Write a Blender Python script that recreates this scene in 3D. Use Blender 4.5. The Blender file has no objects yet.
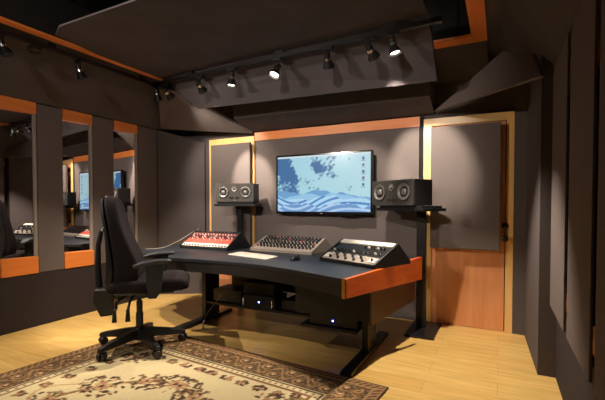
import bpy, bmesh, math, random
import numpy as np
from mathutils import Vector, Matrix, Quaternion
random.seed(7)
SC = bpy.context.scene
COL = SC.collection
R = math.radians

# ------------------------------------------------------------------ materials
def srgb(r, g, b):
    f = lambda c: (c/255/12.92) if c/255 <= .04045 else ((c/255+.055)/1.055)**2.4
    return (f(r), f(g), f(b), 1)

def mat(name, col, rough=.6, metal=0, noise=0, scale=20, bump=0, bscale=300, emit=0, spec=.5, coat=0, stretch=(1, 1, 1)):
    m = bpy.data.materials.new(name); m.use_nodes = True
    nt = m.node_tree; b = nt.nodes['Principled BSDF']
    b.inputs['Base Color'].default_value = col
    b.inputs['Roughness'].default_value = rough
    b.inputs['Metallic'].default_value = metal
    b.inputs['Specular IOR Level'].default_value = spec
    b.inputs['Coat Weight'].default_value = coat
    tc = nt.nodes.new('ShaderNodeTexCoord'); mp = nt.nodes.new('ShaderNodeMapping')
    mp.inputs['Scale'].default_value = stretch
    nt.links.new(tc.outputs['Object'], mp.inputs['Vector'])
    if noise:
        n = nt.nodes.new('ShaderNodeTexNoise'); n.inputs['Scale'].default_value = scale; n.inputs['Detail'].default_value = 6
        nt.links.new(mp.outputs[0], n.inputs['Vector'])
        r = nt.nodes.new('ShaderNodeValToRGB')
        c0 = tuple(c*(1-noise) for c in col[:3])+(1,); c1 = tuple(min(1, c*(1+noise)) for c in col[:3])+(1,)
        r.color_ramp.elements[0].position = .3; r.color_ramp.elements[1].position = .7
        r.color_ramp.elements[0].color = c0; r.color_ramp.elements[1].color = c1
        nt.links.new(n.outputs['Fac'], r.inputs['Fac']); nt.links.new(r.outputs['Color'], b.inputs['Base Color'])
    if bump:
        n2 = nt.nodes.new('ShaderNodeTexNoise'); n2.inputs['Scale'].default_value = bscale
        nt.links.new(mp.outputs[0], n2.inputs['Vector'])
        bp = nt.nodes.new('ShaderNodeBump'); bp.inputs['Strength'].default_value = bump; bp.inputs['Distance'].default_value = .002
        nt.links.new(n2.outputs['Fac'], bp.inputs['Height']); nt.links.new(bp.outputs[0], b.inputs['Normal'])
    if emit:
        b.inputs['Emission Color'].default_value = col; b.inputs['Emission Strength'].default_value = emit
    return m

def attr_mat(name, rough=.9, emit=0, sheen=0):
    m = bpy.data.materials.new(name); m.use_nodes = True
    nt = m.node_tree; b = nt.nodes['Principled BSDF']
    a = nt.nodes.new('ShaderNodeVertexColor'); a.layer_name = 'pattern'
    b.inputs['Roughness'].default_value = rough
    if emit:
        b.inputs['Base Color'].default_value = (.01, .01, .01, 1)
        b.inputs['Specular IOR Level'].default_value = .1
        nt.links.new(a.outputs['Color'], b.inputs['Emission Color']); b.inputs['Emission Strength'].default_value = emit
    else:
        nt.links.new(a.outputs['Color'], b.inputs['Base Color'])
        n2 = nt.nodes.new('ShaderNodeTexNoise'); n2.inputs['Scale'].default_value = 400
        bp = nt.nodes.new('ShaderNodeBump'); bp.inputs['Strength'].default_value = .5; bp.inputs['Distance'].default_value = .003
        nt.links.new(n2.outputs['Fac'], bp.inputs['Height']); nt.links.new(bp.outputs[0], b.inputs['Normal'])
    return m

def floor_mat():
    m = bpy.data.materials.new('maple_floor'); m.use_nodes = True
    nt = m.node_tree; b = nt.nodes['Principled BSDF']; L = nt.links.new
    tc = nt.nodes.new('ShaderNodeTexCoord'); mp = nt.nodes.new('ShaderNodeMapping')
    mp.inputs['Rotation'].default_value = (0, 0, 0)
    L(tc.outputs['Object'], mp.inputs['Vector'])
    br = nt.nodes.new('ShaderNodeTexBrick')
    br.inputs['Scale'].default_value = 1; br.inputs['Brick Width'].default_value = 1.25; br.inputs['Row Height'].default_value = .19
    br.inputs['Mortar Size'].default_value = .0015; br.inputs['Mortar Smooth'].default_value = .3
    br.inputs['Color1'].default_value = srgb(236, 198, 122); br.inputs['Color2'].default_value = srgb(226, 184, 108)
    br.inputs['Mortar'].default_value = srgb(190, 145, 88); br.offset = .37
    L(mp.outputs[0], br.inputs['Vector'])
    mp2 = nt.nodes.new('ShaderNodeMapping'); mp2.inputs['Scale'].default_value = (1.2, 14, 1)
    L(tc.outputs['Object'], mp2.inputs['Vector'])
    n = nt.nodes.new('ShaderNodeTexNoise'); n.inputs['Scale'].default_value = 2.2; n.inputs['Detail'].default_value = 8
    L(mp2.outputs[0], n.inputs['Vector'])
    r = nt.nodes.new('ShaderNodeValToRGB'); r.color_ramp.elements[0].color = (.78, .74, .66, 1); r.color_ramp.elements[1].color = (1, 1, 1, 1)
    r.color_ramp.elements[0].position = .3; r.color_ramp.elements[1].position = .65
    L(n.outputs['Fac'], r.inputs['Fac'])
    mx = nt.nodes.new('ShaderNodeMixRGB'); mx.blend_type = 'MULTIPLY'; mx.inputs[0].default_value = 1
    L(br.outputs['Color'], mx.inputs[1]); L(r.outputs['Color'], mx.inputs[2]); L(mx.outputs[0], b.inputs['Base Color'])
    b.inputs['Roughness'].default_value = .3; b.inputs['Specular IOR Level'].default_value = .5
    return m

def wood_mat(name, c0, c1, rough=.35, axis='Z', sc=1):
    m = bpy.data.materials.new(name); m.use_nodes = True
    nt = m.node_tree; b = nt.nodes['Principled BSDF']; L = nt.links.new
    tc = nt.nodes.new('ShaderNodeTexCoord'); mp = nt.nodes.new('ShaderNodeMapping')
    s = {'Z': (9, 9, .8), 'X': (.8, 9, 9), 'Y': (9, .8, 9)}[axis]
    mp.inputs['Scale'].default_value = tuple(v*sc for v in s)
    L(tc.outputs['Object'], mp.inputs['Vector'])
    n = nt.nodes.new('ShaderNodeTexNoise'); n.inputs['Scale'].default_value = 2; n.inputs['Detail'].default_value = 7; n.inputs['Distortion'].default_value = .6
    L(mp.outputs[0], n.inputs['Vector'])
    r = nt.nodes.new('ShaderNodeValToRGB'); r.color_ramp.elements[0].color = c0; r.color_ramp.elements[1].color = c1
    r.color_ramp.elements[0].position = .3; r.color_ramp.elements[1].position = .7
    L(n.outputs['Fac'], r.inputs['Fac']); L(r.outputs['Color'], b.inputs['Base Color'])
    b.inputs['Roughness'].default_value = rough
    return m

M = dict(
    wall=mat('charcoal_wall_fabric', srgb(96, 89, 89), .95, noise=.06, scale=60, bump=.4, bscale=500, spec=.15),
    panel=mat('grey_acoustic_fabric', srgb(114, 105, 103), .95, noise=.06, scale=60, bump=.4, bscale=500, spec=.15),
    dado=mat('dark_wall_fabric', srgb(60, 54, 55), .95, noise=.08, scale=40, bump=.4, bscale=400, spec=.15),
    cloud=mat('ceiling_fabric', srgb(86, 80, 84), .95, noise=.12, scale=3, bump=.4, bscale=400, spec=.15),
    soffit=mat('soffit_fabric', srgb(88, 82, 83), .95, noise=.08, scale=5, bump=.3, bscale=400, spec=.15),
    deck=mat('black_ceiling_deck', (.012, .011, .011, 1), .95),
    orange=wood_mat('orange_stained_wood', srgb(246, 138, 62), srgb(252, 154, 78), .35, 'Y'),
    orangex=wood_mat('orange_stained_wood_long', srgb(246, 134, 66), srgb(252, 156, 86), .35, 'X'),
    desk_orange=wood_mat('cherry_side_wood', srgb(226, 92, 34), srgb(244, 128, 56), .3, 'Y'),
    door=wood_mat('maple_door_veneer', srgb(222, 148, 98), srgb(234, 166, 116), .35, 'Z'),
    frame=wood_mat('pale_maple_frame', srgb(248, 196, 122), srgb(252, 208, 140), .3, 'Z'),
    floor=floor_mat(),
    gold=mat('brass_edge', srgb(240, 190, 90), .35, .3),
    black=mat('black_plastic', (.012, .012, .013, 1), .45, noise=.2, scale=80),
    blackm=mat('black_metal', (.01, .01, .011, 1), .35, .0, noise=.1),
    satin=mat('satin_black_metal', (.02, .02, .02, 1), .3, .4),
    desktop=mat('desktop_laminate', srgb(40, 43, 50), .42, noise=.1, scale=200),
    fascia=mat('black_fascia', (.014, .012, .012, 1), .5),
    brown=wood_mat('dark_walnut_panel', srgb(62, 42, 30), srgb(84, 56, 38), .5, 'Y'),
    chairfab=mat('black_chair_fabric', srgb(40, 35, 37), .95, noise=.15, scale=120, bump=.8, bscale=600, spec=.1),
    chairp=mat('black_chair_plastic', (.015, .015, .017, 1), .4, bump=.2, bscale=400),
    armp=mat('grey_arm_plastic', srgb(44, 47, 50), .45),
    knobk=mat('black_knob', (.02, .018, .018, 1), .35),
    knobw=mat('white_knob', srgb(225, 215, 205), .4),
    knobr=mat('red_knob', srgb(150, 30, 28), .4),
    red=mat('red_module_face', srgb(205, 88, 74), .45, noise=.06),
    dred=mat('dark_red_module_face', srgb(120, 40, 42), .45, noise=.06),
    white=mat('white_panel', srgb(240, 232, 220), .4),
    silver=mat('brushed_silver_face', srgb(176, 164, 154), .4, .2, noise=.05, stretch=(1, 30, 30)),
    chrome=mat('chrome', (.8, .8, .8, 1), .2, 1),
    greycase=mat('grey_painted_case', srgb(150, 140, 128), .5),
    spk=mat('speaker_grey_baffle', srgb(92, 88, 84), .5, noise=.05),
    spkb=mat('speaker_dark_baffle', srgb(58, 55, 54), .45, noise=.05),
    spkd=mat('speaker_black_cabinet', (.018, .017, .017, 1), .45),
    cone=mat('silver_speaker_cone', srgb(170, 168, 166), .35, .5),
    cone_d=mat('dark_speaker_cone', srgb(120, 117, 114), .4, .3),
    rubber=mat('black_rubber', (.01, .01, .01, 1), .6),
    bezel=mat('glossy_black_bezel', (.008, .008, .009, 1), .15),
    blue=mat('blue_indicator', (.06, .10, 1, 1), .4, emit=45),
    lens=mat('lit_lamp_lens', (1, .86, .68, 1), .4, emit=9),
    reflector=mat('lamp_reflector', (.9, .85, .8, 1), .15, 1),
    wire=mat('grey_cable', srgb(150, 140, 128), .5),
    screen=attr_mat('screen_picture', .2, emit=.72),
    rug=attr_mat('rug_wool'),
)
mm = mat('tinted_mirror_glass', (.74, .72, .72, 1), .015, 1)
M['mirror'] = mm

# ------------------------------------------------------------------ helpers
def link(name, bm, m, parent=None, smooth=False, bevel=0):
    me = bpy.data.meshes.new(name); bmesh.ops.recalc_face_normals(bm, faces=bm.faces[:]); bm.to_mesh(me); bm.free()
    me.materials.append(m)
    if smooth:
        for p in me.polygons: p.use_smooth = True
    o = bpy.data.objects.new(name, me); COL.objects.link(o)
    if parent: o.parent = parent
    if bevel:
        b = o.modifiers.new('bevel', 'BEVEL'); b.width = bevel; b.segments = 2; b.limit_method = 'ANGLE'; b.angle_limit = R(40)
    if smooth:
        e = o.modifiers.new('split', 'EDGE_SPLIT'); e.split_angle = R(45)
    return o

def B(): return bmesh.new()

def box(bm, x0, x1, y0, y1, z0, z1, mt=None):
    vs = [bm.verts.new(Vector(p)) for p in [(x0, y0, z0), (x1, y0, z0), (x1, y1, z0), (x0, y1, z0), (x0, y0, z1), (x1, y0, z1), (x1, y1, z1), (x0, y1, z1)]]
    if mt:
        for v in vs: v.co = mt @ v.co
    for f in [(0, 1, 2, 3), (4, 5, 6, 7), (0, 1, 5, 4), (1, 2, 6, 5), (2, 3, 7, 6), (3, 0, 4, 7)]:
        bm.faces.new([vs[i] for i in f])
    return bm

def prism(bm, pts, axis, a, b, mt=None):
    """extrude polygon pts (2d) along axis from a to b. axis 'z': pts=(x,y); 'y': pts=(x,z); 'x': pts=(y,z)"""
    def mk(p, t):
        v = {'z': (p[0], p[1], t), 'y': (p[0], t, p[1]), 'x': (t, p[0], p[1])}[axis]
        v = Vector(v)
        return mt @ v if mt else v
    lo = [bm.verts.new(mk(p, a)) for p in pts]; hi = [bm.verts.new(mk(p, b)) for p in pts]
    bm.faces.new(lo); bm.faces.new(hi[::-1]); n = len(pts)
    for i in range(n): bm.faces.new([lo[i], lo[(i+1) % n], hi[(i+1) % n], hi[i]])
    return bm

def frame_to(d):
    d = Vector(d).normalized()
    return d.to_track_quat('Z', 'Y').to_matrix().to_4x4()

def lathe(bm, prof, seg=20, mt=None, cap=True):
    """profile [(r,z)] around z"""
    rings = []
    for r, z in prof:
        ring = []
        for i in range(seg):
            a = 2*math.pi*i/seg; v = Vector((r*math.cos(a), r*math.sin(a), z))
            ring.append(bm.verts.new(mt @ v if mt else v))
        rings.append(ring)
    for a, b in zip(rings, rings[1:]):
        for i in range(seg): bm.faces.new([a[i], a[(i+1) % seg], b[(i+1) % seg], b[i]])
    if cap: bm.faces.new(rings[0][::-1]); bm.faces.new(rings[-1])
    return bm

def tube(bm, pts, r, seg=8):
    pts = [Vector(p) for p in pts]; rings = []
    for i, p in enumerate(pts):
        d = (pts[min(i+1, len(pts)-1)]-pts[max(i-1, 0)]).normalized()
        up = Vector((0, 0, 1)) if abs(d.z) < .9 else Vector((1, 0, 0))
        s = d.cross(up).normalized(); t = s.cross(d)
        rr = r[i] if isinstance(r, (list, tuple)) else r
        rings.append([bm.verts.new(p+(s*math.cos(2*math.pi*k/seg)+t*math.sin(2*math.pi*k/seg))*rr) for k in range(seg)])
    for a, b in zip(rings, rings[1:]):
        for i in range(seg): bm.faces.new([a[i], a[(i+1) % seg], b[(i+1) % seg], b[i]])
    bm.faces.new(rings[0][::-1]); bm.faces.new(rings[-1])
    return bm

def loft(bm, sections):
    rings = [[bm.verts.new(Vector(p)) for p in s] for s in sections]; n = len(rings[0])
    for a, b in zip(rings, rings[1:]):
        for i in range(n): bm.faces.new([a[i], a[(i+1) % n], b[(i+1) % n], b[i]])
    bm.faces.new(rings[0][::-1]); bm.faces.new(rings[-1])
    return bm

def hull(bm, pts):
    for p in pts: bm.verts.new(Vector(p))
    bmesh.ops.convex_hull(bm, input=bm.verts[:]); return bm

def rrect(w, h, r, n=4):
    """rounded rectangle outline, centred"""
    out = []
    for cx, cy, a0 in ((w/2-r, h/2-r, 0), (-w/2+r, h/2-r, 90), (-w/2+r, -h/2+r, 180), (w/2-r, -h/2+r, 270)):
        for k in range(n+1):
            a = R(a0+90*k/n); out.append((cx+r*math.cos(a), cy+r*math.sin(a)))
    return out

def tag(o, label=None, cat=None, group=None, kind=None):
    if label: o['label'] = label
    if cat: o['category'] = cat
    if group: o['group'] = group
    if kind: o['kind'] = kind
    return o

def thing(name, label, cat, loc=(0, 0, 0), rz=0, group=None):
    o = bpy.data.objects.new(name, None); COL.objects.link(o); o.empty_display_size = .1
    o.location = loc; o.rotation_euler = (0, 0, rz)
    return tag(o, label, cat, group)

def struct(name, bm, m, **k):
    return tag(link(name, bm, m, **k), kind='structure')

def dup(o, parent=None):
    c = o.copy(); COL.objects.link(c)
    if parent: c.parent = parent
    for ch in list(o.children): dup(ch, c)
    return c

# ------------------------------------------------------------------ the room shell
XL, XR, YB = -4.25, .38, 4.31
YF = -1.9
ZS = 2.72
struct('floor', box(B(), XL-.3, .8, YF-.2, YB+.4, -.1, 0), M['floor'])
# upper deck, ring of soffits with a tray opening
struct('ceiling', box(B(), XL-.3, .8, YF-.2, YB+.4, 3.1, 3.2), M['deck'])
IX0, IX1, IY0, IY1 = -3.515, -.235, -1.1, 3.72           # tray opening
OX0, OX1, OY1 = -3.58, -.115, 3.87
bm = B()
# left soffit: slope from the wall top then flat
prism(bm, [(XL-.15, 2.30), (XL, 2.30), (-3.80, ZS), (OX0, ZS), (OX0, ZS+.06), (-3.82, ZS+.06), (XL-.15, 2.6)], 'y', YF-.1, YB-.02)
struct('ceiling_left', bm, M['soffit'])
bm = B()
prism(bm, [(OX1, ZS), (.0, ZS), (.34, 2.22), (.75, 2.12), (.75, 2.9), (OX1, ZS+.06)], 'y', YF-.1, YB-.02)
struct('ceiling_right', bm, M['soffit'])
prof = [(OY1, ZS), (3.98, 2.31), (YB-.012, 2.205), (YB+.15, 2.205), (YB+.15, 2.7), (3.99, ZS+.06), (OY1, ZS+.06)]
struct('ceiling_back', prism(B(), prof, 'x', -2.95, -.62), M['soffit'])
prof = [(OY1, ZS), (YB-.05, 2.52), (YB+.15, 2.50), (YB+.15, 2.7), (3.99, ZS+.06), (OY1, ZS+.06)]
bm = prism(B(), prof, 'x', OX0+.002, -2.951); prism(bm, prof, 'x', -.619, OX1-.002)
struct('ceiling_corners', bm, M['soffit'])
bm = B()
for (x0, x1, y0, y1) in ((OX0-.001, IX0, YF, OY1), (IX1, OX1+.001, YF, OY1), (IX0, IX1, IY1, OY1)):
    box(bm, x0, x1, y0, y1, ZS-.012, ZS+.012)
struct('trim_1', bm, M['orange'])
bm = B()
box(bm, OX0, IX0, YF, OY1, ZS+.013, 3.1); box(bm, IX1, OX1, YF, OY1, ZS+.013, 3.1); box(bm, IX0, IX1, IY1, OY1, ZS+.013, 3.1)
struct('ceiling_reveal', bm, M['deck'])

# left wall: backing, dado below the mirrors
bm = B(); box(bm, XL-.3, XL-.13, YF-.2, YB+.4, 0, 3.1)
struct('wall_left', bm, M['wall'])
bm = B(); box(bm, XL-.13, XL, YF, YB+.02, 0, .548)
struct('baseboard_left', bm, M['dado'])
# back wall
bm = B(); box(bm, XL-.13, .8, YB+.03, YB+.3, 0, 3.1)
struct('wall_back', bm, M['wall'])
bm = B(); box(bm, -2.855, -.775, YB, YB+.03, 0, 2.085)
struct('wall_back_fabric', bm, M['panel'])
struct('trim_2', box(B(), -2.861, -.77, YB-.01, YB+.03, 2.086, 2.19), M['orangex'])
# wall behind the camera
struct('wall_front', box(B(), XL-.13, .8, YF-.15, YF, 0, 3.1), M['wall'])
# right wall
bm = B(); box(bm, .52, .8, YF-.1, YB+.03, 0, 3.1)
prism(bm, [(.262, 3.33), (.52, 3.33), (.52, YB+.03), (.12, YB+.03), (.12, YB-.01), (.225, YB-.02)], 'z', 0, 2.4)
struct('wall_right', bm, M['wall'])
struct('baseboard_right', box(B(), .375, .52, YF, 3.33, 0, .54), M['dado'])

# ---- left wall: mirrors and panels
def wall_panel(label, x0, x1, y0, y1, z0, z1, group=None, name='acoustic_wall_panel', m='panel'):
    bm = box(B(), x0, x1, y0, y1, z0, z1)
    o = link(name, bm, M[m], bevel=.006)
    return tag(o, label, 'acoustic panel', group)

G = 'fabric panels on the side walls'
wall_panel('tall grey fabric wall panel at far left, left of the leftmost mirror', XL-.13, XL, YF+.02, 2.03, .55, 2.29)
wall_panel('tall narrow grey fabric panel between the leftmost and middle mirrors', XL-.13, XL, 2.39, 2.65, .55, 2.29)
wall_panel('tall narrow grey fabric panel between the middle and third mirrors', XL-.13, XL, 3.01, 3.28, .55, 2.29)
wall_panel('grey fabric panel between the third mirror and the dark back corner', XL-.13, XL, 3.645, 3.965, .55, 2.29)
def wall_mirror(label, y0, y1, side=-1, ang=-6):
    if side < 0:
        t = thing('wall_mirror', label, 'mirror', (XL, (y0+y1)/2, .55))
        w = (y1-y0)/2
        link('header', box(B(), -.10, .006, -w, w, 1.63, 1.745), M['orange'], t, bevel=.003)
        link('sill', box(B(), -.10, .006, -w, w, 0, .172), M['orange'], t, bevel=.003)
        rot = Matrix.Rotation(R(ang), 4, 'Z')
        bm = box(B(), -.045, -.039, -w+.006, w-.036, .172, 1.63); bmesh.ops.transform(bm, matrix=rot, verts=bm.verts[:])
        link('mirror_glass', bm, M['mirror'], t)
        link('frame', box(B(), -.10, -.004, w-.026, w, .172, 1.63), M['silver'], t, bevel=.002)
    else:
        t = thing('wall_mirror', label, 'mirror', (.40, (y0+y1)/2, .542))
        w = (y1-y0)/2
        link('header', box(B(), .0, .08, -w, w, 1.48, 1.66), M['orange'], t, bevel=.003)
        link('sill', box(B(), 0, .08, -w, w, 0, .15), M['orange'], t, bevel=.003)
        link('mirror_glass', box(B(), .05, .06, -w, w, .15, 1.48), M['mirror'], t)
    return t
wall_mirror('tall mirror with orange header and sill, leftmost, cut off by the picture edge', 2.04, 2.38)
wall_mirror('tall mirror with orange header and sill, middle of the three left wall mirrors', 2.66, 3.0, -1, -5)
wall_mirror('tall narrow mirror with orange ends, behind the top of the office chair', 3.29, 3.635, -1, -7.5)
wall_mirror('right wall mirror behind the gap nearest the camera, its orange ends showing', 1.2, 2.45, 1)
wall_mirror('right wall mirror behind the farther gap, showing only a thin sliver of orange', 2.62, 3.3, 1)

def standoff_panel(label, y0, y1, z0=.54, zt0=2.2, zt1=2.2):
    t = thing('acoustic_wall_panel', label, 'acoustic panel', (.325, (y0+y1)/2, z0), 0)
    w = (y1-y0)/2; h0, h1 = zt0-z0, zt1-z0
    bm = prism(B(), [(-w, 0), (w, 0), (w, h1-.07), (w-.06, h1), (-w, h0)], 'x', 0, .012)
    link('fabric_face', bm, M['panel'], t, bevel=.003)
    bm = B(); box(bm, .012, .12, -.03, .03, .16, h0-.35)
    link('mounting_batten', bm, M['dado'], t)
standoff_panel('grey fabric panel on the right wall, farthest of the three standing off it', 2.61, 3.26)
standoff_panel('grey fabric panel on the right wall, middle one with slots at both edges', 1.90, 2.49)
standoff_panel('grey fabric panel on the right wall, nearest, cut off by the picture edge', .7, 1.80)

# diagonal corner trap, back left
bm = hull(B(), [(XL+.002, 3.97, .001), (-3.70, YB-.004, .001), (XL+.002, YB-.002, .001), (XL+.002, 3.97, 2.29), (-3.70, YB-.004, 2.12), (XL+.002, YB-.002, 2.12)])
tag(link('corner_absorber', bm, M['wall']), 'dark grey fabric absorber filling the back left corner diagonally', 'acoustic panel')

# ceiling corner facets
def facet(pts, label, th=.03):
    bm = B(); n = (Vector(pts[1])-Vector(pts[0])).cross(Vector(pts[2])-Vector(pts[0])).normalized()
    if n.y < 0: n = -n
    lo = [bm.verts.new(Vector(p)) for p in pts]; hi = [bm.verts.new(Vector(p)+n*th) for p in pts]
    bm.faces.new(lo); bm.faces.new(hi[::-1]); k = len(pts)
    for i in range(k): bm.faces.new([lo[i], lo[(i+1) % k], hi[(i+1) % k], hi[i]])
    tag(link('corner_ceiling_panel', bm, M['panel']), label, 'acoustic panel')
facet([(XL+.012, 4.02, 2.31), (-2.872, 4.262, 2.175), (-3.39, 3.44, 2.58), (-3.62, 3.40, 2.62)], 'pale grey triangular ceiling panel in the back left corner')
facet([(.248, 3.20, 2.15), (-.621, 4.262, 2.217), (.01, 3.6, 2.5), (.20, 3.35, 2.36)], 'grey triangular ceiling panel over the door, back right corner')

# hanging ceiling cloud: flat part + rear flap bent down
t = thing('ceiling_cloud', 'large dark grey fabric ceiling cloud hanging above the desk', 'acoustic panel', (-1.9, 2.6, 2.69))
bm = B()
def P3(x, y, z): return (x+1.9, y-2.6, z-2.69)
fl = [P3(-3.38, 2.06, 2.69), P3(-3.20, 1.98, 2.69), P3(-.5, 1.95, 2.69), P3(-.5, 3.17, 2.69), P3(-3.46, 3.31, 2.69), P3(-3.46, 2.5, 2.69)]
lo = [bm.verts.new(p) for p in fl]; hi = [bm.verts.new((p[0], p[1], p[2]+.014)) for p in fl]
bm.faces.new(lo); bm.faces.new(hi[::-1])
for i in range(6): bm.faces.new([lo[i], lo[(i+1) % 6], hi[(i+1) % 6], hi[i]])
link('flat_panel', bm, M['cloud'], t)
bm = B()
fl = [P3(-3.46, 3.315, 2.688), P3(-.5, 3.175, 2.688), P3(-.5, 3.6, 2.33), P3(-3.12, 3.54, 2.36)]
lo = [bm.verts.new(p) for p in fl]; hi = [bm.verts.new((p[0], p[1]+.02, p[2]+.05)) for p in fl]
bm.faces.new(lo); bm.faces.new(hi[::-1])
for i in range(4): bm.faces.new([lo[i], lo[(i+1) % 4], hi[(i+1) % 4], hi[i]])
link('rear_flap', bm, M['cloud'], t)
for x in (-2.9, -.9):
    for y in (2.5, 3.0): link('hanger_wire', tube(B(), [P3(x, y, 2.714), P3(x, y, 3.1)], .004), M['satin'], t)

# ---- doors in the back wall
def back_door(name, x0, x1, ztop, flip, knobs):
    t = thing(name, None, None, (x0, YB, 0)); t['kind'] = 'structure'
    w = x1-x0
    link('door_leaf', box(B(), .075, w-.075, .012, .028, .004, ztop-.08), M['door'], t)
    bm = B(); box(bm, 0, .082, -.012, .028, 0, ztop); box(bm, w-.066, w, -.012, .028, 0, ztop); box(bm, .082, w-.066, -.012, .028, ztop-.08, ztop)
    link('door_frame', bm, M['frame'], t, bevel=.003)
    if knobs:
        bm = lathe(B(), [(.028, 0), (.028, .006), (.012, .01), (.012, .04), (.026, .05), (.03, .062), (.024, .076), (.006, .082)], 20, Matrix.Translation((w-.072, -.012, .925)) @ frame_to((0, -1, 0)))
        link('door_knob', bm, M['satin'], t, smooth=True)
        bm = lathe(B(), [(.03, 0), (.03, .016), (.018, .022), (.004, .024)], 20, Matrix.Translation((w-.072, -.012, 1.05)) @ frame_to((0, -1, 0)))
        link('deadbolt', bm, M['satin'], t, smooth=True)
    return t
back_door('door_1', -.727, .12, 2.155, 0, True)
back_door('door_2', -3.612, -2.868, 2.15, 0, False)
bm = B(); box(bm, -.768, -.729, YB-.002, YB+.03, 0, 2.19)
struct('dark_gap_strip', bm, M['deck'])  # solid strip; the dark of the gap beside the door is its black colour
def door_panel(label, x0, x1, y0, z0, z1):
    t = thing('acoustic_door_panel', label, 'acoustic panel', (x0, y0, z0))
    w, h = x1-x0, z1-z0
    link('fabric_face', box(B(), 0, w, 0, .045, 0, h), M['panel'], t, bevel=.008)
    bm = B()
    box(bm, .1, w-.1, .045, YB-y0+.012, .08, .13); box(bm, .1, w-.1, .045, YB-y0+.012, h-.13, h-.08)
    link('mounting_batten', bm, M['deck'], t)
door_panel('large grey fabric panel mounted on the wooden door right of the desk', -.64, .005, 4.20, .81, 2.045)
door_panel('grey fabric panel on the glowing framed door behind the smaller left speaker', -3.52, -2.885, 4.22, .60, 2.06)

# ------------------------------------------------------------------ television
def make_tv():
    t = thing('television', 'wide flat television on the back wall showing a blue desktop picture', 'television', (-1.865, 4.2, 1.5), 0)
    W, H = 1.235, .715
    link('bezel', prism(B(), rrect(W, H, .012), 'y', 0, .045), M['bezel'], t, bevel=.003)
    nx, nz = 250, 140
    sw, sh = W-.045, H-.05
    xs = np.linspace(-sw/2, sw/2, nx+1); zs = np.linspace(-sh/2+.004, sh/2+.004, nz+1)
    me = bpy.data.meshes.new('screen')
    v = [(x, -.0015, z) for z in zs for x in xs]
    f = [(j*(nx+1)+i, j*(nx+1)+i+1, (j+1)*(nx+1)+i+1, (j+1)*(nx+1)+i) for j in range(nz) for i in range(nx)]
    me.from_pydata(v, [], f)
    X, Z = np.meshgrid(np.linspace(0, 1, nx+1), np.linspace(0, 1, nz+1))
    rng = np.random.RandomState(3)
    def ridge(k, base, amp, fr):
        y = base+np.zeros_like(X)
        for q in range(1, 7):
            y += amp/q*np.sin(2*np.pi*fr*q*X+rng.rand()*6.3)
        return y
    sky = np.stack([.36+.10*X, .66+.05*X-.03*Z, .74+.03*X], -1)
    C = sky.copy()
    cloud = np.zeros_like(X)
    for q in range(26):
        a = rng.rand()*6.3; fr = 2+1.35**q*.6 if q < 12 else 10+q
        cloud += np.sin(fr*(X*math.cos(a)*1.7+Z*math.sin(a))*3+rng.rand()*6.3)/(1+fr*.25)
    m = np.clip((cloud*.8+1.0-2.6*X-.35*np.abs(Z-.5)), 0, 1)[..., None]
    C = C*(1-m*.9)+np.array([.03, .11, .30])*m*.9
    def layer(h, c, soft=.01):
        nonlocal C
        m = np.clip((h-Z)/soft, 0, 1)[..., None]; c = np.array(c)
        C = C*(1-m)+c*m
    layer(ridge(0, .40-.12*X, .035, 1.3), (.16, .36, .62))
    layer(ridge(1, .31-.05*X, .04, 1.0), (.30, .55, .78))
    st = (np.sin(60*(Z+.16*np.sin(5*X+.5))+2*np.sin(9*X)) > .35)[..., None]
    low = (Z < ridge(2, .24, .03, 1.6))[..., None]
    C = np.where(low, np.where(st, np.array([.10, .25, .55]), np.array([.42, .68, .86])), C)
    low = (Z < ridge(3, .12, .03, 2.2))[..., None]
    C = np.where(low, np.where(st, np.array([.45, .62, .85]), np.array([.16, .32, .60])), C)
    C[Z > .965] = (.62, .74, .78)
    for k in range(5):
        zc = .90-.11*k; mk = (np.abs(X-.93) < .014) & (np.abs(Z-zc) < .024); C[mk] = (.10+.1*(k % 2), .16, .30)
        mk = (np.abs(X-.93) < .02) & (np.abs(Z-zc+.04) < .006); C[mk] = (.25, .35, .42)
    mk = (np.abs(X-.79) < .014) & (np.abs(Z-.90) < .02); C[mk] = (.25, .42, .52)
    ca = me.color_attributes.new('pattern', 'FLOAT_COLOR', 'POINT')
    a = np.ones((C.shape[0]*C.shape[1], 4), np.float32); a[:, :3] = C.reshape(-1, 3)
    ca.data.foreach_set('color', a.ravel())
    me.materials.append(M['screen'])
    o = bpy.data.objects.new('screen', me); COL.objects.link(o); o.parent = t
    link('maker_badge', box(B(), -.02, .02, -.002, .0, -.352, -.344), M['greycase'], t)
    bm = box(B(), -.2, .2, .045, .09, -.2, .2); box(bm, -.3, .3, .08, .102, -.25, .25)
    link('wall_bracket', bm, M['blackm'], t)
    link('lower_vent', box(B(), -.36, -.29, .0, .04, -H/2-.012, -H/2), M['bezel'], t)
    link('lower_vent', box(B(), .22, .42, 0, .04, -H/2-.014, -H/2), M['bezel'], t)
    t.rotation_euler = (0, 0, R(-1.0))
make_tv()

# ------------------------------------------------------------------ desk
desk = thing('studio_desk', 'wide black studio desk with orange wooden side panel', 'desk', (0, 0, 0))
front = [(-3.64, 3.14), (-3.52, 3.035), (-3.364, 2.955), (-3.15, 2.87), (-2.947, 2.825), (-2.6, 2.85), (-2.3, 2.87), (-2.07, 2.865), (-1.78, 2.82), (-1.49, 2.74), (-1.2, 2.63), (-.962, 2.53)]
top = front+[(-.712, 3.97), (-3.72, 3.9)]
link('desktop', prism(B(), top, 'z', .705, .74), M['desktop'], desk, bevel=.006)
bm = B()
for (a, b) in zip(front[1:], front[2:]):
    a = Vector(a); b = Vector(b); d = (b-a).normalized(); n = Vector((-d.y, d.x))
    q = [a+n*.012, b+n*.012, b+n*.04, a+n*.04]
    prism(bm, [tuple(v) for v in q], 'z', .61, .7045)
link('fascia', bm, M['fascia'], desk)
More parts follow.
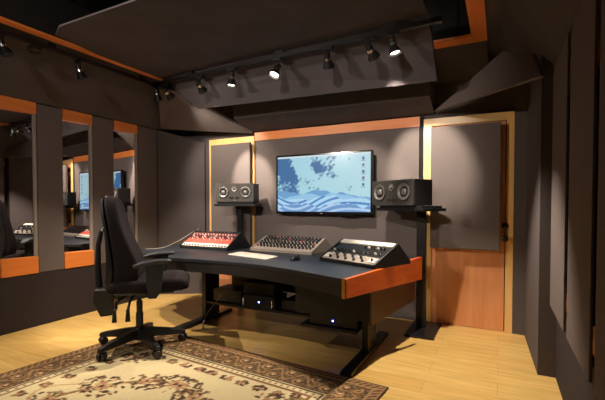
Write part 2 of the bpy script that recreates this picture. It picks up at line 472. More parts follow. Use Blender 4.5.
# orange right side panel, deeper at the back
pr = [(-.962, 2.53), (-.705, 3.985)]
bm = B(); d = Vector((pr[1][0]-pr[0][0], pr[1][1]-pr[0][1])); n = Vector((d.y, -d.x)).normalized()*.028
v = []
for off in (Vector((0, 0)), n):
    for (p, z) in ((pr[0], .605), (pr[1], .515), (pr[1], .7405), (pr[0], .7405)):
        v.append(bm.verts.new((p[0]+off.x, p[1]+off.y, z)))
for f in [(0, 1, 2, 3), (4, 5, 6, 7), (0, 1, 5, 4), (1, 2, 6, 5), (2, 3, 7, 6), (3, 0, 4, 7)]: bm.faces.new([v[i] for i in f])
link('side_panel', bm, M['desk_orange'], desk, bevel=.003)
bm = box(B(), -.964, -.944, 2.518, 2.524, .605, .745)
o = link('edge_trim', bm, M['gold'], desk); o['label'] = 'gold edge strip'
# left side panel
bm = prism(B(), [(-3.66, 3.16), (-3.642, 3.15), (-3.722, 3.86), (-3.745, 3.86)], 'z', .56, .74)
link('side_panel', bm, M['fascia'], desk)
for x, y0, y1, yl in ((-.985, 2.655, 3.70, 3.20), (-2.85, 2.85, 3.74, 3.38)):
    link('foot', box(B(), x-.045, x+.045, y0, y1, 0, .035), M['blackm'], desk, bevel=.006)
    link('leg', box(B(), x-.028, x+.028, yl-.09, yl+.14, .035, .705), M['blackm'], desk, bevel=.005)
link('modesty_panel', box(B(), -2.80, -1.05, 3.72, 3.745, .30, .70), M['brown'], desk)
# rack bay under the right wing, its outer side parallel to the orange panel
bm = B()
q = [(-.905, 3.02), (-.74, 3.95), (-.765, 3.955), (-.93, 3.02)]
vs = [bm.verts.new((x, y, z)) for x, y, z in ((q[0][0], q[0][1], .285), (q[1][0], q[1][1], .31), (q[2][0], q[2][1], .31), (q[3][0], q[3][1], .285), (q[0][0], q[0][1], .604), (q[1][0], q[1][1], .604), (q[2][0], q[2][1], .604), (q[3][0], q[3][1], .604))]
for f in [(0, 1, 2, 3), (4, 5, 6, 7), (0, 1, 5, 4), (1, 2, 6, 5), (2, 3, 7, 6), (3, 0, 4, 7)]: bm.faces.new([vs[i] for i in f])
link('rack_bay_side', bm, M['brown'], desk)
link('rack_bay_side', box(B(), -1.57, -1.545, 3.0, 3.70, .36, .604), M['brown'], desk)
bm = box(B(), -1.57, -.906, 2.985, 3.0, .325, .604)
link('bay_front', bm, M['fascia'], desk)
bm = B(); box(bm, -2.815, -1.02, 3.30, 3.70, .19, .212); box(bm, -1.55, -1.04, 3.04, 3.30, .19, .212)
link('equipment_shelf', bm, M['blackm'], desk)

def rack_amp(label, x, y, z, w, h, handles=True, led=True):
    t = thing('power_amplifier', label, 'amplifier', (x, y, z))
    link('case', box(B(), -w/2+.01, w/2-.01, .006, .26, .004, h), M['black'], t, bevel=.003)
    link('face_plate', box(B(), -w/2, w/2, 0, .006, .004, h), M['satin'], t, bevel=.002)
    if handles:
        for s in (-1, 1):
            link('handle', tube(B(), [(s*(w/2-.02), 0, .02), (s*(w/2-.02), -.03, .03), (s*(w/2-.02), -.03, h-.03), (s*(w/2-.02), 0, h-.02)], .008), M['chrome'], t, smooth=True)
    if led: link('indicator_lamp', lathe(B(), [(.007, 0), (.006, .003), (.002, .005)], 12, Matrix.Translation((0, 0, h/2)) @ frame_to((0, -1, 0))), M['blue'], t)
    return t
rack_amp('black amplifier with bright handles and blue light under the desk middle', -2.15, 3.30, .212, .38, .125)
rack_amp('black amplifier under the desk, the rightmost blue light', -1.26, 3.08, .212, .44, .10, False)
rack_amp('plain black unlit amplifier on the shelf between two lit ones', -1.76, 3.36, .212, .32, .10, False, False)
rack_amp('black unlit rack device stacked on the amplifier with bright handles', -2.18, 3.33, .338, .36, .12, False, False)
rack_amp('black unlit rack device at the left end of the shelf under the desk', -2.58, 3.34, .212, .36, .14, False, False)
bm = B()
pts = [(-2.62, 3.30, .30), (-2.66, 3.24, .22), (-2.70, 3.16, .12), (-2.72, 3.12, .02), (-2.66, 3.05, .008), (-2.55, 3.02, .008), (-2.5, 3.08, .008)]
tag(link('power_cable', tube(bm, pts, .006), M['wire'], smooth=True), 'pale cable loosely drooping to the floor below the desk', 'cable')

# ------------------------------------------------------------------ consoles on the desk
def wedge(name, label, cat, loc, rz, w, d, h0, h1, face_m, cheek_m, rise=.0):
    """sloped console: origin at front centre on desktop, face rises to the back"""
    t = thing(name, label, cat, loc, rz)
    link('case', prism(B(), [(0, rise), (d, rise), (d, h1-.01), (0, h0-.004)], 'x', -w/2+.018, w/2-.018), cheek_m, t)
    for s in (-1, 1):
        xa, xb = sorted((s*w/2, s*(w/2-.018)))
        link('side_cheek', prism(B(), [(-.008, 0), (d+.16, 0), (d+.16, .03), (d*.98, h1+.012), (-.008, h0+.008)], 'x', xa, xb), cheek_m, t, bevel=.003)
    sl = math.atan2(h1-h0, d); L = math.hypot(d, h1-h0)
    mt = Matrix.Translation((0, 0, h0)) @ Matrix.Rotation(sl, 4, 'X')   # local: x across, y up the slope, z normal
    return t, mt, L

def knob_bm(r, h, mt):
    return lathe(B(), [(r, 0), (r, h*.35), (r*.75, h*.45), (r*.68, h), (r*.3, h+.001)], 10, mt)
def put_knob(proto, parent, mt, x, y):
    o = proto.copy(); COL.objects.link(o); o.parent = parent; o.matrix_local = mt @ Matrix.Translation((x, y, .003)); return o

def plate(name, t, mt, x0, x1, y0, y1, m, th=.003):
    bm = box(B(), x0, x1, y0, y1, 0, th); bmesh.ops.transform(bm, matrix=mt, verts=bm.verts[:])
    return link(name, bm, m, t)

# red console
def red_console():
    w, d, h0, h1 = .70, .27, .03, .19
    t, mt, L = wedge('channel_console', 'sloped red and white channel console at the left end of the desk', 'mixing console', (-3.03, 3.49, .741), 0, w, d, h0, h1, None, M['black'])
    W = w/2-.02
    plate('button_strip', t, mt, -W, W, .010, .066, M['white'])['label'] = 'white strip'
    plate('red_strip', t, mt, -W, W, .067, .155, M['red'])['label'] = 'red strip'
    plate('dark_strip', t, mt, -W, W, .156, .27, M['dred'])['label'] = 'dark red strip'
    plate('top_strip', t, mt, -W, W, .271, L-.002, M['black'])
    kw = knob_bm(.009, .016, Matrix()); kk = None
    p1 = link('knob', kw, M['knobw']); p2 = link('knob', knob_bm(.010, .018, Matrix()), M['knobk']); p3 = link('button', box(B(), -.008, .008, -.007, .007, 0, .01), M['knobk'])
    N = 15
    for i in range(N):
        x = -W+.03+(2*W-.06)*i/(N-1)
        put_knob(p1 if i % 3 else p2, t, mt, x, .172)
        put_knob(p2 if i % 4 else p1, t, mt, x+.008, .203)
        put_knob(p1, t, mt, x, .235)
        put_knob(p2, t, mt, x, .285)
        if i % 2: put_knob(p1, t, mt, x, .14)
        put_knob(p3, t, mt, x, .024)
    for p in (p1, p2, p3): bpy.data.objects.remove(p)
red_console()

def mixer():
    w, d, h0, h1 = .80, .30, .02, .14
    t, mt, L = wedge('mixing_console', 'silver mixing console with rows of dark knobs below the television', 'mixing console', (-2.10, 3.63, .741), R(-5), w, d, h0, h1, None, M['greycase'])
    W = w/2-.02
    plate('face_plate', t, mt, -W, W, .004, L-.002, M['silver'])
    p2 = link('knob', knob_bm(.015, .026, Matrix()), M['knobk']); p1 = link('knob', knob_bm(.013, .024, Matrix()), M['knobr'])
    N = 16
    for j, y in enumerate((.075, .12, .165, .21, .255, .29)):
        for i in range(N):
            x = -W+.035+(2*W-.07)*i/(N-1)+(.006 if j % 2 else 0)
            put_knob(p1 if (i*7+j*5) % 23 == 0 else p2, t, mt, x, y)
    for p in (p1, p2): bpy.data.objects.remove(p)
mixer()

def rack():
    w, d, h0, h1 = .66, .30, .025, .175
    t, mt, L = wedge('rack_console', 'sloped black rack with white strip and knobs at the right of the desk', 'audio rack', (-1.175, 3.155, .7425), R(-24.6), w, d, h0, h1, None, M['black'])
    W = w/2-.02
    plate('lower_module', t, mt, -W, W, .006, .105, M['silver'])['label'] = 'silver module with knobs'
    plate('middle_module', t, mt, -W, W, .109, .19, M['black'])
    plate('upper_module', t, mt, -W, W, .194, .27, M['black'])
    plate('white_strip', t, mt, -W, W, .275, L-.006, M['white'], .012)['label'] = 'white top strip'
    p2 = link('knob', knob_bm(.014, .022, Matrix()), M['knobk']); p1 = link('knob', knob_bm(.010, .018, Matrix()), M['knobw']); p3 = link('meter', box(B(), -.035, .035, -.028, .028, 0, .006), M['white'])
    for i in range(9):
        x = -W+.09+(2*W-.23)*i/8
        put_knob(p2, t, mt, x, .078 if i % 2 else .035)
        if i % 2 == 0: put_knob(p1, t, mt, x, .085)
    put_knob(p3, t, mt, W-.05, .055); put_knob(p2, t, mt, W-.05, .055)
    put_knob(p3, t, mt, -W+.045, .055)
    for i in range(12):
        put_knob(p1 if i % 5 == 0 else p2, t, mt, -W+.04+(2*W-.08)*i/11, .15)
    for i in range(7): put_knob(p1 if i % 3 == 1 else p2, t, mt, .05+i*.035, .232)
    for p in (p1, p2, p3): bpy.data.objects.remove(p)
rack()

# keyboard
t = thing('keyboard', 'slim white computer keyboard lying on the desk before the mixer', 'keyboard', (-2.19, 3.24, .741), R(-14))
link('base', prism(B(), [(-.075, 0), (.075, 0), (.075, .018), (-.075, .008)], 'x', -.28, .28), M['white'], t, bevel=.003)
key = None
for j in range(5):
    n = 15 if j else 7
    for i in range(n):
        ww = .52/n
        x = -.26+ww*(i+.5); y = -.058+j*.029
        z = .008+.010*(y+.075)/.15
        if key is None or j <= 1 and i == 0:
            key = link('key', box(B(), -ww/2+.002, ww/2-.002, -.0125, .0125, 0, .005), M['knobw'], t)
            key.location = (x, y, z)
        else:
            k2 = key.copy(); COL.objects.link(k2); k2.parent = t; k2.location = (x, y, z)
# mouse
t = thing('computer_mouse', 'small grey and white computer mouse beside the keyboard', 'mouse', (-1.68, 3.19, .741), R(-20))
secs = []
for y, w, h in ((-.055, .02, .012), (-.045, .045, .026), (-.02, .058, .038), (.01, .06, .042), (.035, .055, .034), (.052, .035, .018), (.057, .012, .008)):
    secs.append([(w/2*math.cos(a), y, max(0, h*math.sin(a))) for a in [math.pi*k/8 for k in range(9)]]+[(-w/2*.8, y, 0), (w/2*.8, y, 0)])
link('shell', loft(B(), secs), M['satin'], t, smooth=True)
link('scroll_wheel', lathe(B(), [(.012, -.004), (.012, .004)], 14, Matrix.Translation((0, .03, .032)) @ Matrix.Rotation(R(90), 4, 'Y')), M['knobk'], t)
# cable draped from the red console to the left
pts = [(-3.36, 3.80, .95), (-3.42, 3.72, .90), (-3.45, 3.55, .82), (-3.50, 3.42, .765), (-3.53, 3.34, .746), (-3.56, 3.25, .746), (-3.60, 3.18, .746)]
tag(link('audio_cable', tube(B(), pts, .005), M['wire'], smooth=True), 'thin pale cable running off the left side of the red console', 'cable')

# ------------------------------------------------------------------ speakers
def mtm_speaker(label, loc, rz, w, h, d, baf, con, k=1.0):
    t = thing('studio_monitor', label, 'loudspeaker', loc, rz)
    link('cabinet', box(B(), -w/2, w/2, .02, d, 0, h), M['spkd'], t, bevel=.006)
    link('baffle', prism(B(), rrect(w, h, .02), 'y', 0, .02, Matrix.Translation((0, 0, h/2))), baf, t, bevel=.004)
    for s in (-1, 1):
        cx = s*w*.29
        mt = Matrix.Translation((cx, -.001, h*.53)) @ frame_to((0, -1, 0))
        f = link('woofer', lathe(B(), [(k*p, q) for p, q in ((.062, -.004), (.068, .002), (.066, .009), (.060, .010), (.056, .004), (.030, -.0035), (.028, .004), (.016, .012), (.004, .014))], 28, mt), con, t, smooth=True)
        link('surround', lathe(B(), [(.072*k, 0), (.072*k, .004), (.066*k, .006), (.066*k, 0)], 28, mt), M['rubber'], f, smooth=True)
    mt = Matrix.Translation((0, -.001, h*.72)) @ frame_to((0, -1, 0))
    link('tweeter', lathe(B(), [(.034, 0), (.034, .005), (.02, .003), (.018, .008), (.009, .014), (.002, .016)], 24, mt), con, t, smooth=True)
    for s in (-1, 1):
        link('port', prism(B(), rrect(.055, .028, .012), 'y', -.004, .0, Matrix.Translation((s*.038, 0, h*.22))), M['rubber'], t)
    link('badge', box(B(), -.02, .02, -.003, 0, .012, .022), M['chrome'], t)
    return t
def stand(label, x, y, top_z, sw, sd, rz, pole, hw, base):
    """x, y: shelf centre; pole and base are given in world plan coordinates"""
    t = thing('speaker_stand', label, 'speaker stand', (pole[0], pole[1], 0))
    bx0, bx1, by0, by1 = [v-pole[i//2] for i, v in enumerate(base)]
    link('base_plate', box(B(), bx0, bx1, by0, by1, 0, .02), M['blackm'], t, bevel=.004)
    link('pole', box(B(), -hw, hw, -.03, .03, .02, top_z-.03), M['blackm'], t, bevel=.004)
    mt = Matrix.Translation((x-pole[0], y-pole[1], 0)) @ Matrix.Rotation(rz, 4, 'Z')
    link('top_plate', box(B(), -sw/2, sw/2, -sd/2, sd/2, top_z-.03, top_z, mt), M['blackm'], t, bevel=.004)
    link('isolation_pad', box(B(), -sw/2+.03, sw/2-.03, -sd/2+.02, sd/2-.02, top_z, top_z+.022, mt), M['rubber'], t, bevel=.004)
stand('black speaker stand behind the left end of the desk', -2.925, 4.02, 1.265, .53, .24, R(14), (-2.92, 4.06), .03, (-3.09, -2.75, 3.93, 4.27))
mtm_speaker('grey wide loudspeaker left of the television, facing the room', (-2.90, 3.91, 1.288), R(14), .50, .225, .20, M['spk'], M['cone'])
stand('black speaker stand behind the right end of the desk', -.80, 3.965, 1.221, .62, .32, R(-32), (-.70, 4.065), .045, (-.80, -.53, 3.74, 4.28))
mtm_speaker('black wide loudspeaker right of the television, turned toward the chair', (-.955, 3.845, 1.244), R(-32), .57, .25, .26, M['spkb'], M['cone_d'], 1.22)

# ------------------------------------------------------------------ office chair
def make_chair(loc, rz):
    t = thing('office_chair', 'black high-back office chair on castors standing on the rug', 'chair', loc, rz)
    # five legs with castors
    Z0 = .0
    for k in range(5):
        a = R(-92+72*k)-rz
        ca, sa = math.cos(a), math.sin(a)
        bm = B(); secs = []
        for r_, w_, zt, zb in ((.02, .045, .165, .085), (.10, .042, .160, .088), (.22, .036, .138, .08), (.33, .03, .116, .072), (.385, .024, .100, .072)):
            q = [(r_, -w_, zb), (r_, w_, zb), (r_, w_*.7, zt), (r_, -w_*.7, zt)]
            secs.append([(p[0]*ca-p[1]*sa, p[0]*sa+p[1]*ca, p[2]) for p in q])
        link('leg', loft(bm, secs), M['chairp'], t, bevel=.005)
        cx, cy = .36*ca, .36*sa; tw = a+R(35+50*k)
        mt = Matrix.Translation((cx, cy, .034+Z0)) @ Matrix.Rotation(tw, 4, 'Z') @ Matrix.Rotation(R(90), 4, 'X')
        bm = lathe(B(), [(.029, -.032), (.034, -.027), (.034, -.007), (.024, -.006)], 18, mt)
        lathe(bm, [(.024, .006), (.034, .007), (.034, .027), (.029, .032)], 18, mt)
        c = link('castor', bm, M['chairp'], t, smooth=True)
        bm = tube(B(), [(cx, cy, .03+Z0), (cx, cy, .085)], .008)
        link('castor_stem', bm, M['satin'], c)
    bm = lathe(B(), [(.05, .07), (.058, .09), (.052, .165), (.036, .18)], 20)
    link('hub', bm, M['chairp'], t, smooth=True)
    bm = lathe(B(), [(.031, .16), (.031, .30), (.026, .302), (.026, .40), (.018, .402), (.018, .47)], 20)
    link('gas_cylinder', bm, M['chairp'], t, smooth=True)
    bm = hull(B(), [(-.22, -.07, .50), (.12, -.07, .50), (.12, .07, .50), (-.22, .07, .50), (-.16, -.05, .43), (.08, -.05, .44), (.08, .05, .44), (-.16, .05, .43)])
    link('tilt_mechanism', bm, M['chairp'], t, bevel=.006)
    link('seat_pan', box(B(), -.17, .30, -.22, .22, .50, .52), M['chairp'], t, bevel=.008)
    # seat cushion
    secs = []
    for x, w, zt, zb in ((-.22, .19, .585, .53), (-.20, .215, .605, .52), (-.12, .235, .618, .515), (0, .245, .615, .515), (.14, .25, .618, .515), (.28, .245, .628, .515), (.36, .235, .622, .517), (.405, .215, .60, .525), (.42, .19, .575, .545)):
        pts = []
        r_ = min(.035, (zt-zb)/2-.002)
        for (cx, cz, a0) in ((w-r_, zt-r_, 0), (-w+r_, zt-r_, 90), (-w+r_, zb+r_, 180), (w-r_, zb+r_, 270)):
            for q in range(5):
                a = R(a0+22.5*q); pts.append((x, cx+r_*math.cos(a), cz+r_*math.sin(a)))
        secs.append(pts)
    link('seat', loft(B(), secs), M['chairfab'], t, smooth=True)
    # backrest: sections along height; spine leans back
    def back_sec(z, xf, xb, w, r_=.03, wing=.0):
        pts = []; cx = (xf+xb)/2; hx = (xf-xb)/2; r_ = min(r_, hx-.003)
        for (sx, sy, a0) in ((1, 1, 0), (-1, 1, 90), (-1, -1, 180), (1, -1, 270)):
            for q in range(5):
                a = R(a0+22.5*q)
                y = sy*(w-r_)+r_*math.sin(a); x = cx+sx*(hx-r_)+r_*math.cos(a)
                if sx > 0: x += wing*(abs(y)/w)**2
                pts.append((x, y, z))
        return pts
    H = [(.545, -.08, -.20, .17, .03), (.57, -.05, -.215, .20, .03), (.64, -.025, -.205, .225, .035), (.72, -.025, -.20, .235, .04), (.80, -.05, -.205, .235, .04), (.90, -.09, -.22, .23, .035), (1.0, -.125, -.235, .225, .03), (1.1, -.15, -.25, .215, .025), (1.2, -.165, -.268, .20, .02), (1.26, -.178, -.278, .185, .015), (1.295, -.20, -.275, .16, .01), (1.31, -.222, -.262, .13, .005)]
    link('backrest', loft(B(), [back_sec(z, xf+.02, xb+.035, w*.94, wing=wg) for z, xf, xb, w, wg in H]), M['chairfab'], t, smooth=True)
    H2 = [(.50, -.23, -.27, .12, 0), (.56, -.222, -.28, .18, 0), (.70, -.208, -.262, .205, 0), (.85, -.222, -.262, .205, 0), (1.0, -.243, -.272, .20, 0), (1.15, -.268, -.296, .185, 0), (1.27, -.284, -.304, .16, 0), (1.295, -.288, -.298, .12, 0)]
    link('back_shell', loft(B(), [back_sec(z, xf+.035, xb+.035, w*.95, .012) for z, xf, xb, w, wg in H2]), M['chairp'], t, smooth=True)
    # back support bar loop
    bm = tube(B(), [(-.18, 0, .46), (-.27, 0, .44), (-.315, 0, .52), (-.325, 0, .70), (-.32, 0, .90), (-.295, 0, 1.02), (-.25, 0, 1.08)], [.03, .03, .028, .024, .02, .018, .016], 10)
    link('back_bar', bm, M['chairp'], t, smooth=True)
    bm = hull(B(), [(-.33, -.12, .54), (-.18, -.12, .54), (-.33, .12, .54), (-.18, .12, .54), (-.29, -.10, .305), (-.19, -.10, .315), (-.29, .10, .305), (-.19, .10, .315), (-.345, -.11, .44), (-.345, .11, .44)])
    link('lumbar_housing', bm, M['chairp'], t, bevel=.012)
    bm = tube(B(), [(-.205, -.10, 1.285), (-.24, -.085, 1.305), (-.25, 0, 1.31), (-.24, .085, 1.305), (-.205, .10, 1.285)], .010, 8)
    link('top_handle', bm, M['chairp'], t, smooth=True)
    # armrests
    for s in (-1, 1):
        y = s*.285
        secs = []
        for x, w, zt, zb in ((-.01, .018, .755, .725), (.02, .035, .768, .732), (.07, .045, .785, .745), (.15, .045, .796, .758), (.255, .04, .796, .764), (.285, .025, .788, .770)):
            secs.append([(x, y-w, (zt+zb)/2), (x, y-w*.8, zt), (x, y+w*.8, zt), (x, y+w, (zt+zb)/2), (x, y+w*.8, zb), (x, y-w*.8, zb)])
        ar = link('armrest', loft(B(), secs), M['armp'], t, bevel=.006, smooth=False)
        bm = hull(B(), [(.06, y-.02, .76), (.20, y-.02, .765), (.06, y+.02, .76), (.20, y+.02, .765), (.07, y-.02, .56), (.18, y-.02, .54), (.07, y+.02, .56), (.18, y+.02, .54), (.08, y-.02, .48), (.14, y-.02, .48), (.08, y+.02, .48), (.14, y+.02, .48)])
        bmesh.ops.translate(bm, vec=(.025, 0, 0), verts=bm.verts[:])
        link('arm_bracket', bm, M['armp'], ar, bevel=.006)
        bm = box(B(), .08, .14, min(y, s*.15), max(y, s*.15), .488, .502)
        link('arm_bar', bm, M['chairp'], ar)
    for (x, y) in ((-.15, -.2), (-.05, -.2)):
        bm = tube(B(), [(x*.6, -.08, .47), (x, y*.9, .44), (x-.01, y-.02, .38), (x-.01, y-.03, .29)], [.010, .010, .014, .02], 8)
        link('lever', bm, M['chairp'], t, smooth=True)
    return t
make_chair((-2.80, 2.40, .0125), R(42))

# ------------------------------------------------------------------ rug
def make_rug():
    W, L = 2.50, 3.5
    nx, ny = 300, 420
    xs = np.linspace(0, W, nx+1); ys = np.linspace(0, L, ny+1)
    X, Y = np.meshgrid(xs, ys)
    dx = np.minimum(X, W-X); dy = np.minimum(Y, L-Y); D = np.minimum(dx, dy)
    cream = np.array(srgb(214, 196, 150)[:3]); tan = np.array(srgb(186, 152, 104)[:3]); brown = np.array(srgb(84, 56, 36)[:3])
    dark = np.array(srgb(62, 38, 26)[:3]); rose = np.array(srgb(172, 126, 92)[:3]); olive = np.array(srgb(128, 100, 56)[:3])
    C = np.tile(cream, X.shape+(1,)).astype(float)
    def put(mask, c, a=1.):
        C[mask] = C[mask]*(1-a)+c*a
    # along-border coordinate
    S = np.where(dx < dy, Y, X)
    # field ornament (quarter symmetric)
    u = np.abs(X-W/2); v = np.abs(Y-L/2)
    def blob(cx, cy, rx, ry, ang, c):
        ca, sa = math.cos(ang), math.sin(ang)
        p = (u-cx)*ca+(v-cy)*sa; q = -(u-cx)*sa+(v-cy)*ca
        put((p/rx)**2+(q/ry)**2 < 1, c)
    rng = random.Random(11)
    def vine(pts, wd, c):
        m = np.zeros(X.shape, bool)
        for (a, b) in zip(pts, pts[1:]):
            ax, ay = a; bx, by = b; L2 = (bx-ax)**2+(by-ay)**2+1e-9
            tt = np.clip(((u-ax)*(bx-ax)+(v-ay)*(by-ay))/L2, 0, 1)
            m |= (u-ax-tt*(bx-ax))**2+(v-ay-tt*(by-ay))**2 < wd**2
        put(m, c)
    def cluster(cx, cy, R_):
        n = int(14+R_*R_*2600)
        for k in range(n):
            a = rng.random()*6.283; rr = R_*(.25+.95*math.sqrt(rng.random()))
            blob(cx+rr*math.cos(a)*1.15, cy+rr*math.sin(a)*.85,   .022, .011, rng.random()*3.14, rng.choice([brown, brown, dark, olive, rose]))
        for k in range(6):
            a = 2*math.pi*k/6; blob(cx+R_*.30*math.cos(a), cy+R_*.30*math.sin(a), R_*.20, R_*.13, a, rose if k % 2 else tan)
        blob(cx, cy, R_*.13, R_*.13, 0, dark)
    ov = [(.62*math.cos(R(a)), 1.02*math.sin(R(a))) for a in range(0, 91, 6)]
    vine(ov, .016, olive)
    vine([(.30*math.cos(R(a)), .52*math.sin(R(a))) for a in range(0, 91, 6)], .010, olive)
    vine([(.62+.12*math.sin(R(a)), .35+.30*a/180) for a in range(0, 200, 12)], .009, tan)
    for a, r_ in ((4, .13), (26, .10), (46, .14), (68, .11), (88, .13)):
        cluster(.62*math.cos(R(a)), 1.02*math.sin(R(a)), r_)
    for a, r_ in ((0, .08), (45, .09), (90, .08)):
        cluster(.32*math.cos(R(a)), .55*math.sin(R(a)), r_)
    cluster(0, 0, .16)
    IN = .40
    for q in range(9):      # small sprays along the inside of the border
        cluster(W/2-IN-.07, .08+q*.155, .032)
    for q in range(6):
        cluster(.06+q*.15, L/2-IN-.07, .032)
    # corner spandrel scroll
    for (cx, cy, rr) in ((W/2-IN-.16, L/2-IN-.18, .10),):
        cluster(cx, cy, rr)
    # border
    tan_field = tan; tan = np.array(srgb(158, 120, 76)[:3]); rose = np.array(srgb(142, 98, 64)[:3])
    bd = D < IN
    put(bd, np.array(srgb(70, 46, 30)[:3]))
    put(bd & (np.sin(S*310+4*np.sin(D*90))*np.sin(D*260+3*np.sin(S*70)) > .45), olive)
    # main band scrolls 0.09..0.31
    band = (D > .085) & (D < .315)
    ph = S/.22*2*np.pi
    mid = .20+.065*np.sin(ph)
    put(band & (np.abs(D-mid) < .013), tan)
    cell = (S/.11) % 1-.5; sgn = np.where(np.floor(S/.11) % 2 == 0, 1, -1)
    rx = cell*.11; ry = D-(.20-sgn*.045)
    rr = np.sqrt(rx**2+ry**2); th = np.arctan2(ry, rx)
    put(band & (rr < .05) & (np.sin(th+rr*130) > .25), tan)
    put(band & (rr < .014), rose)
    put(band & (rr > .052) & (np.sin(S*130)*np.sin(D*150+S*40) > .35), olive)
    put(band & (rr < .009), cream)
    # guard stripes
    for a, b, c in ((.0, .012, dark), (.012, .020, tan), (.072, .085, tan), (.315, .325, cream), (.325, .332, dark), (.378, .388, dark), (.388, .40, rose)):
        put((D >= a) & (D < b), c)
    gs = (D > .024) & (D < .070)
    put(gs, brown); put(gs & (np.sin(S*2*np.pi/.045+(D-.047)*110) > .25), tan)
    gs = (D > .334) & (D < .376)
    put(gs, cream); put(gs & (np.sin(S*2*np.pi/.05)*np.cos((D-.355)*90) > .35), rose)
    # weave mottling that belongs to the yarn
    rs = np.random.RandomState(5)
    C *= (1+(rs.rand(*X.shape)-.5)*.14)[..., None]
    me = bpy.data.meshes.new('area_rug')
    zt = .010
    verts = [(x-W, y-L, zt) for y in ys for x in xs]
    faces = [(j*(nx+1)+i, j*(nx+1)+i+1, (j+1)*(nx+1)+i+1, (j+1)*(nx+1)+i) for j in range(ny) for i in range(nx)]
    n0 = len(verts)
    ring = [i for i in range(nx+1)]+[j*(nx+1)+nx for j in range(1, ny+1)]+[ny*(nx+1)+i for i in range(nx-1, -1, -1)]+[j*(nx+1) for j in range(ny-1, 0, -1)]
    for i in ring: verts.append((verts[i][0], verts[i][1], 0))
    m = len(ring)
    for k in range(m): faces.append((ring[k], n0+k, n0+(k+1) % m, ring[(k+1) % m]))
    faces.append(tuple(n0+k for k in range(m-1, -1, -1)))
    me.from_pydata(verts, [], faces)
    ca = me.color_attributes.new('pattern', 'FLOAT_COLOR', 'POINT')
    a = np.ones((len(verts), 4), np.float32); a[:n0, :3] = np.clip(C, 0, 1).reshape(-1, 3); a[n0:, :3] = dark
    ca.data.foreach_set('color', a.ravel())
    me.materials.append(M['rug'])
    o = bpy.data.objects.new('area_rug', me); COL.objects.link(o)
    tag(o, 'cream oriental rug with brown scrolled border on the wooden floor', 'rug')
    o.rotation_euler = (0, 0, R(-5.0)); o.location = (-.66, 2.62, .0005)
make_rug()

# ------------------------------------------------------------------ track lighting
tr = thing('light_track', 'black ceiling light track running along the left wall', 'light track', (-3.66, 1.0, 2.69))
link('rail', box(B(), -.018, .018, -2.7, 2.36, -.035, 0), M['blackm'], tr, bevel=.003)
link('end_cap', box(B(), -.022, .022, 2.36, 2.40, -.038, .0), M['blackm'], tr)
for y in (-2.0, -.3, 1.2, 2.2): link('mount', box(B(), -.012, .012, y-.03, y+.03, 0, ZS-2.69), M['blackm'], tr)
a, b = Vector((-3.60, 3.30, 2.655)), Vector((-.46, 3.115, 2.655))
tr2 = thing('light_track', 'black ceiling light track crossing above the desk', 'light track', tuple(a), math.atan2(b.y-a.y, b.x-a.x))
Lr = (b-a).length
link('rail', box(B(), 0, Lr, -.018, .018, -.035, 0), M['blackm'], tr2, bevel=.003)
for x in (.6, 1.75, 2.9): link('mount', box(B(), x-.05, x+.05, -.014, .014, 0, .033), M['blackm'], tr2)
link('end_feed', box(B(), Lr, Lr+.06, -.022, .022, -.038, .003), M['blackm'], tr2)

def track_point(i_x):  # point on cross track by x
    k = (i_x-a.x)/(b.x-a.x); return a+(b-a)*k
def spot(label, base, target, power, size=55, blend=.6, drop=.10, color=(1, .86, .70), lit=False, strong=1):
    """base: point on the rail underside"""
    base = Vector(base); target = Vector(target)
    t = thing('spotlight', label, 'spotlight', tuple(base), 0)
    d = (target-(base+Vector((0, 0, -drop)))).normalized()
    link('adapter', box(B(), -.05, .05, -.018, .018, -.022, 0), M['blackm'], t, bevel=.003)
    link('stem', tube(B(), [(0, 0, -.02), (0, 0, -drop+.02)], .008), M['blackm'], t)
    piv = Vector((0, 0, -drop))
    mt = Matrix.Translation(piv) @ frame_to(d)
    h = lathe(B(), [(.018, -.055), (.026, -.05), (.028, -.01), (.030, .01), (.050, .062), (.053, .075), (.049, .075), (.046, .062)], 24, mt, cap=False)
    link('lamp_head', h, M['blackm'], t, smooth=True)
    link('retaining_clip', lathe(B(), [(.0305, -.012), (.0325, -.012), (.0345, .012), (.0325, .012)], 24, mt, cap=False), M['chrome'], t, smooth=True)
    link('back_cap', lathe(B(), [(.004, -.06), (.018, -.055)], 24, mt), M['satin'], t)
    ln = lathe(B(), [(.040, .056), (.034, .061), (.002, .064)] if lit else [(.029, .012), (.026, .018), (.002, .020)], 24, mt)
    link('lens', ln, M['lens'], t)
    ld = bpy.data.lights.new('lamp_light', 'SPOT'); ld.energy = power*strong; ld.spot_size = R(size); ld.spot_blend = blend
    ld.color = color; ld.shadow_soft_size = .025
    lo = bpy.data.objects.new('lamp_light', ld); COL.objects.link(lo); lo.parent = t
    lo.location = piv+d*.085; lo.rotation_mode = 'QUATERNION'; lo.rotation_quaternion = (-d).to_track_quat('Z', 'Y')
    return t
PW = 1.0
def T1(y): return (-3.66, y, 2.655)
def T2(x): p = track_point(x); return (p.x, p.y, 2.62)
spot('black spotlight on the side track, cut off by the left picture edge', T1(1.80), (-3.2, 2.75, 0), 120*PW, 72)
spot('black spotlight on the side track above the gap between two mirrors', T1(2.46), (-3.4, 3.3, .0), 120*PW, 66)
spot('black spotlight leftmost on the cross track, right at the corner', T2(-3.52), (-3.5, 4.0, .2), 70*PW, 56)
spot('black spotlight second from the corner, aimed at the pale ceiling facet', T2(-3.36), (-3.25, 4.31, 1.7), 45*PW, 74)
spot('black spotlight above the left speaker, its lens turned away', T2(-2.86), (-2.87, 4.31, 1.55), 170*PW, 30)
spot('black spotlight with lit lens pointing straight down, left of the brightest one', T2(-2.42), (-2.5, 3.1, .74), 50*PW, 85, lit=True)
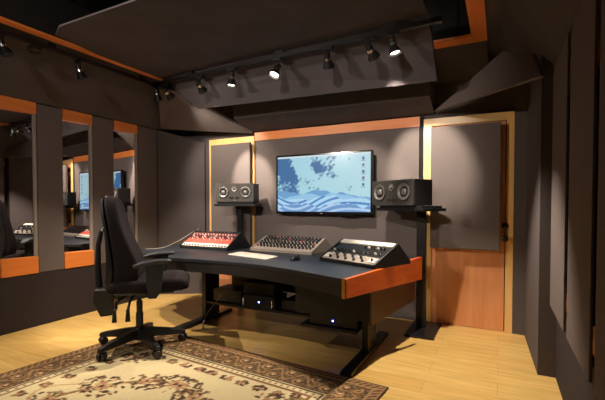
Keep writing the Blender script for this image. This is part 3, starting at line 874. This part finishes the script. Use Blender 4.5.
spot('brightest spotlight, its glowing lens turned to the viewer above the television', T2(-1.88), (-2.2, 1.9, .0), 150*PW, 72, lit=True)
spot('small dark spotlight right of the television top, lens turned away', T2(-1.35), (-1.5, 4.31, 1.1), 80*PW, 60)
spot('black spotlight second from the right end of the cross track', T2(-.96), (-.66, 4.31, 1.65), 150*PW, 42)
spot('black spotlight at the right end of the track with a bright open lens', T2(-.77), (-.15, 3.15, .0), 200*PW, 72, lit=True)
# the side track goes on toward the camera
t = thing('track_transformer', 'small black dome hanging under the side track near two spotlights', 'transformer', (-3.66, 2.05, 2.655))
link('dome', lathe(B(), [(.006, -.0), (.055, -.03), (.06, -.055), (.05, -.062)], 20), M['blackm'], t, smooth=True)

# fill lamps added outside the view, on the side track and an extra track
spot('added black fill spotlight on the side track outside the view, first', T1(.6), (-2.2, 1.6, 0), 40*PW, 80)
spot('added black fill spotlight on the side track outside the view, second', T1(-.6), (-1.6, 4.3, 1.95), 190*PW, 44)
fill_track = thing('light_track', 'added black ceiling light track behind the viewer, carrying fill spotlights', 'light track', (-.9, -1.0, 3.10))  # unseen track added to hold fill lamps
link('rail', box(B(), -1.0, .5, -.018, .018, -.035, 0), M['blackm'], fill_track, bevel=.003)
spot('added black fill spotlight on the unseen near track aimed at the left wall', (-1.6, -1.0, 3.065), (-4.2, 3.0, 1.3), 90*PW, 70, color=(1, .88, .76))
spot('added black fill spotlight on the unseen near track aimed at the back wall', (-.9, -1.0, 3.065), (-2.0, 4.3, 1.75), 230*PW, 44, color=(1, .88, .76))

# world: only a trace, the room is closed
w = bpy.data.worlds.new('world'); SC.world = w; w.use_nodes = True
w.node_tree.nodes['Background'].inputs[0].default_value = (.5, .55, .6, 1); w.node_tree.nodes['Background'].inputs[1].default_value = .05

# ------------------------------------------------------------------ camera
cd = bpy.data.cameras.new('camera'); co = bpy.data.objects.new('camera', cd); COL.objects.link(co)
cd.sensor_width = 36; cd.lens = 392/605*36; cd.clip_start = .02
cd.shift_y = 14.6/605
co.location = (0, 0, 1.25)
co.rotation_euler = (R(90-1.4), 0, R(26.7))
SC.camera = co
SC.view_settings.view_transform = 'Standard'; SC.view_settings.look = 'None'; SC.view_settings.gamma = 1
SC.view_settings.use_curve_mapping = False
SC.view_settings.exposure = 0.45
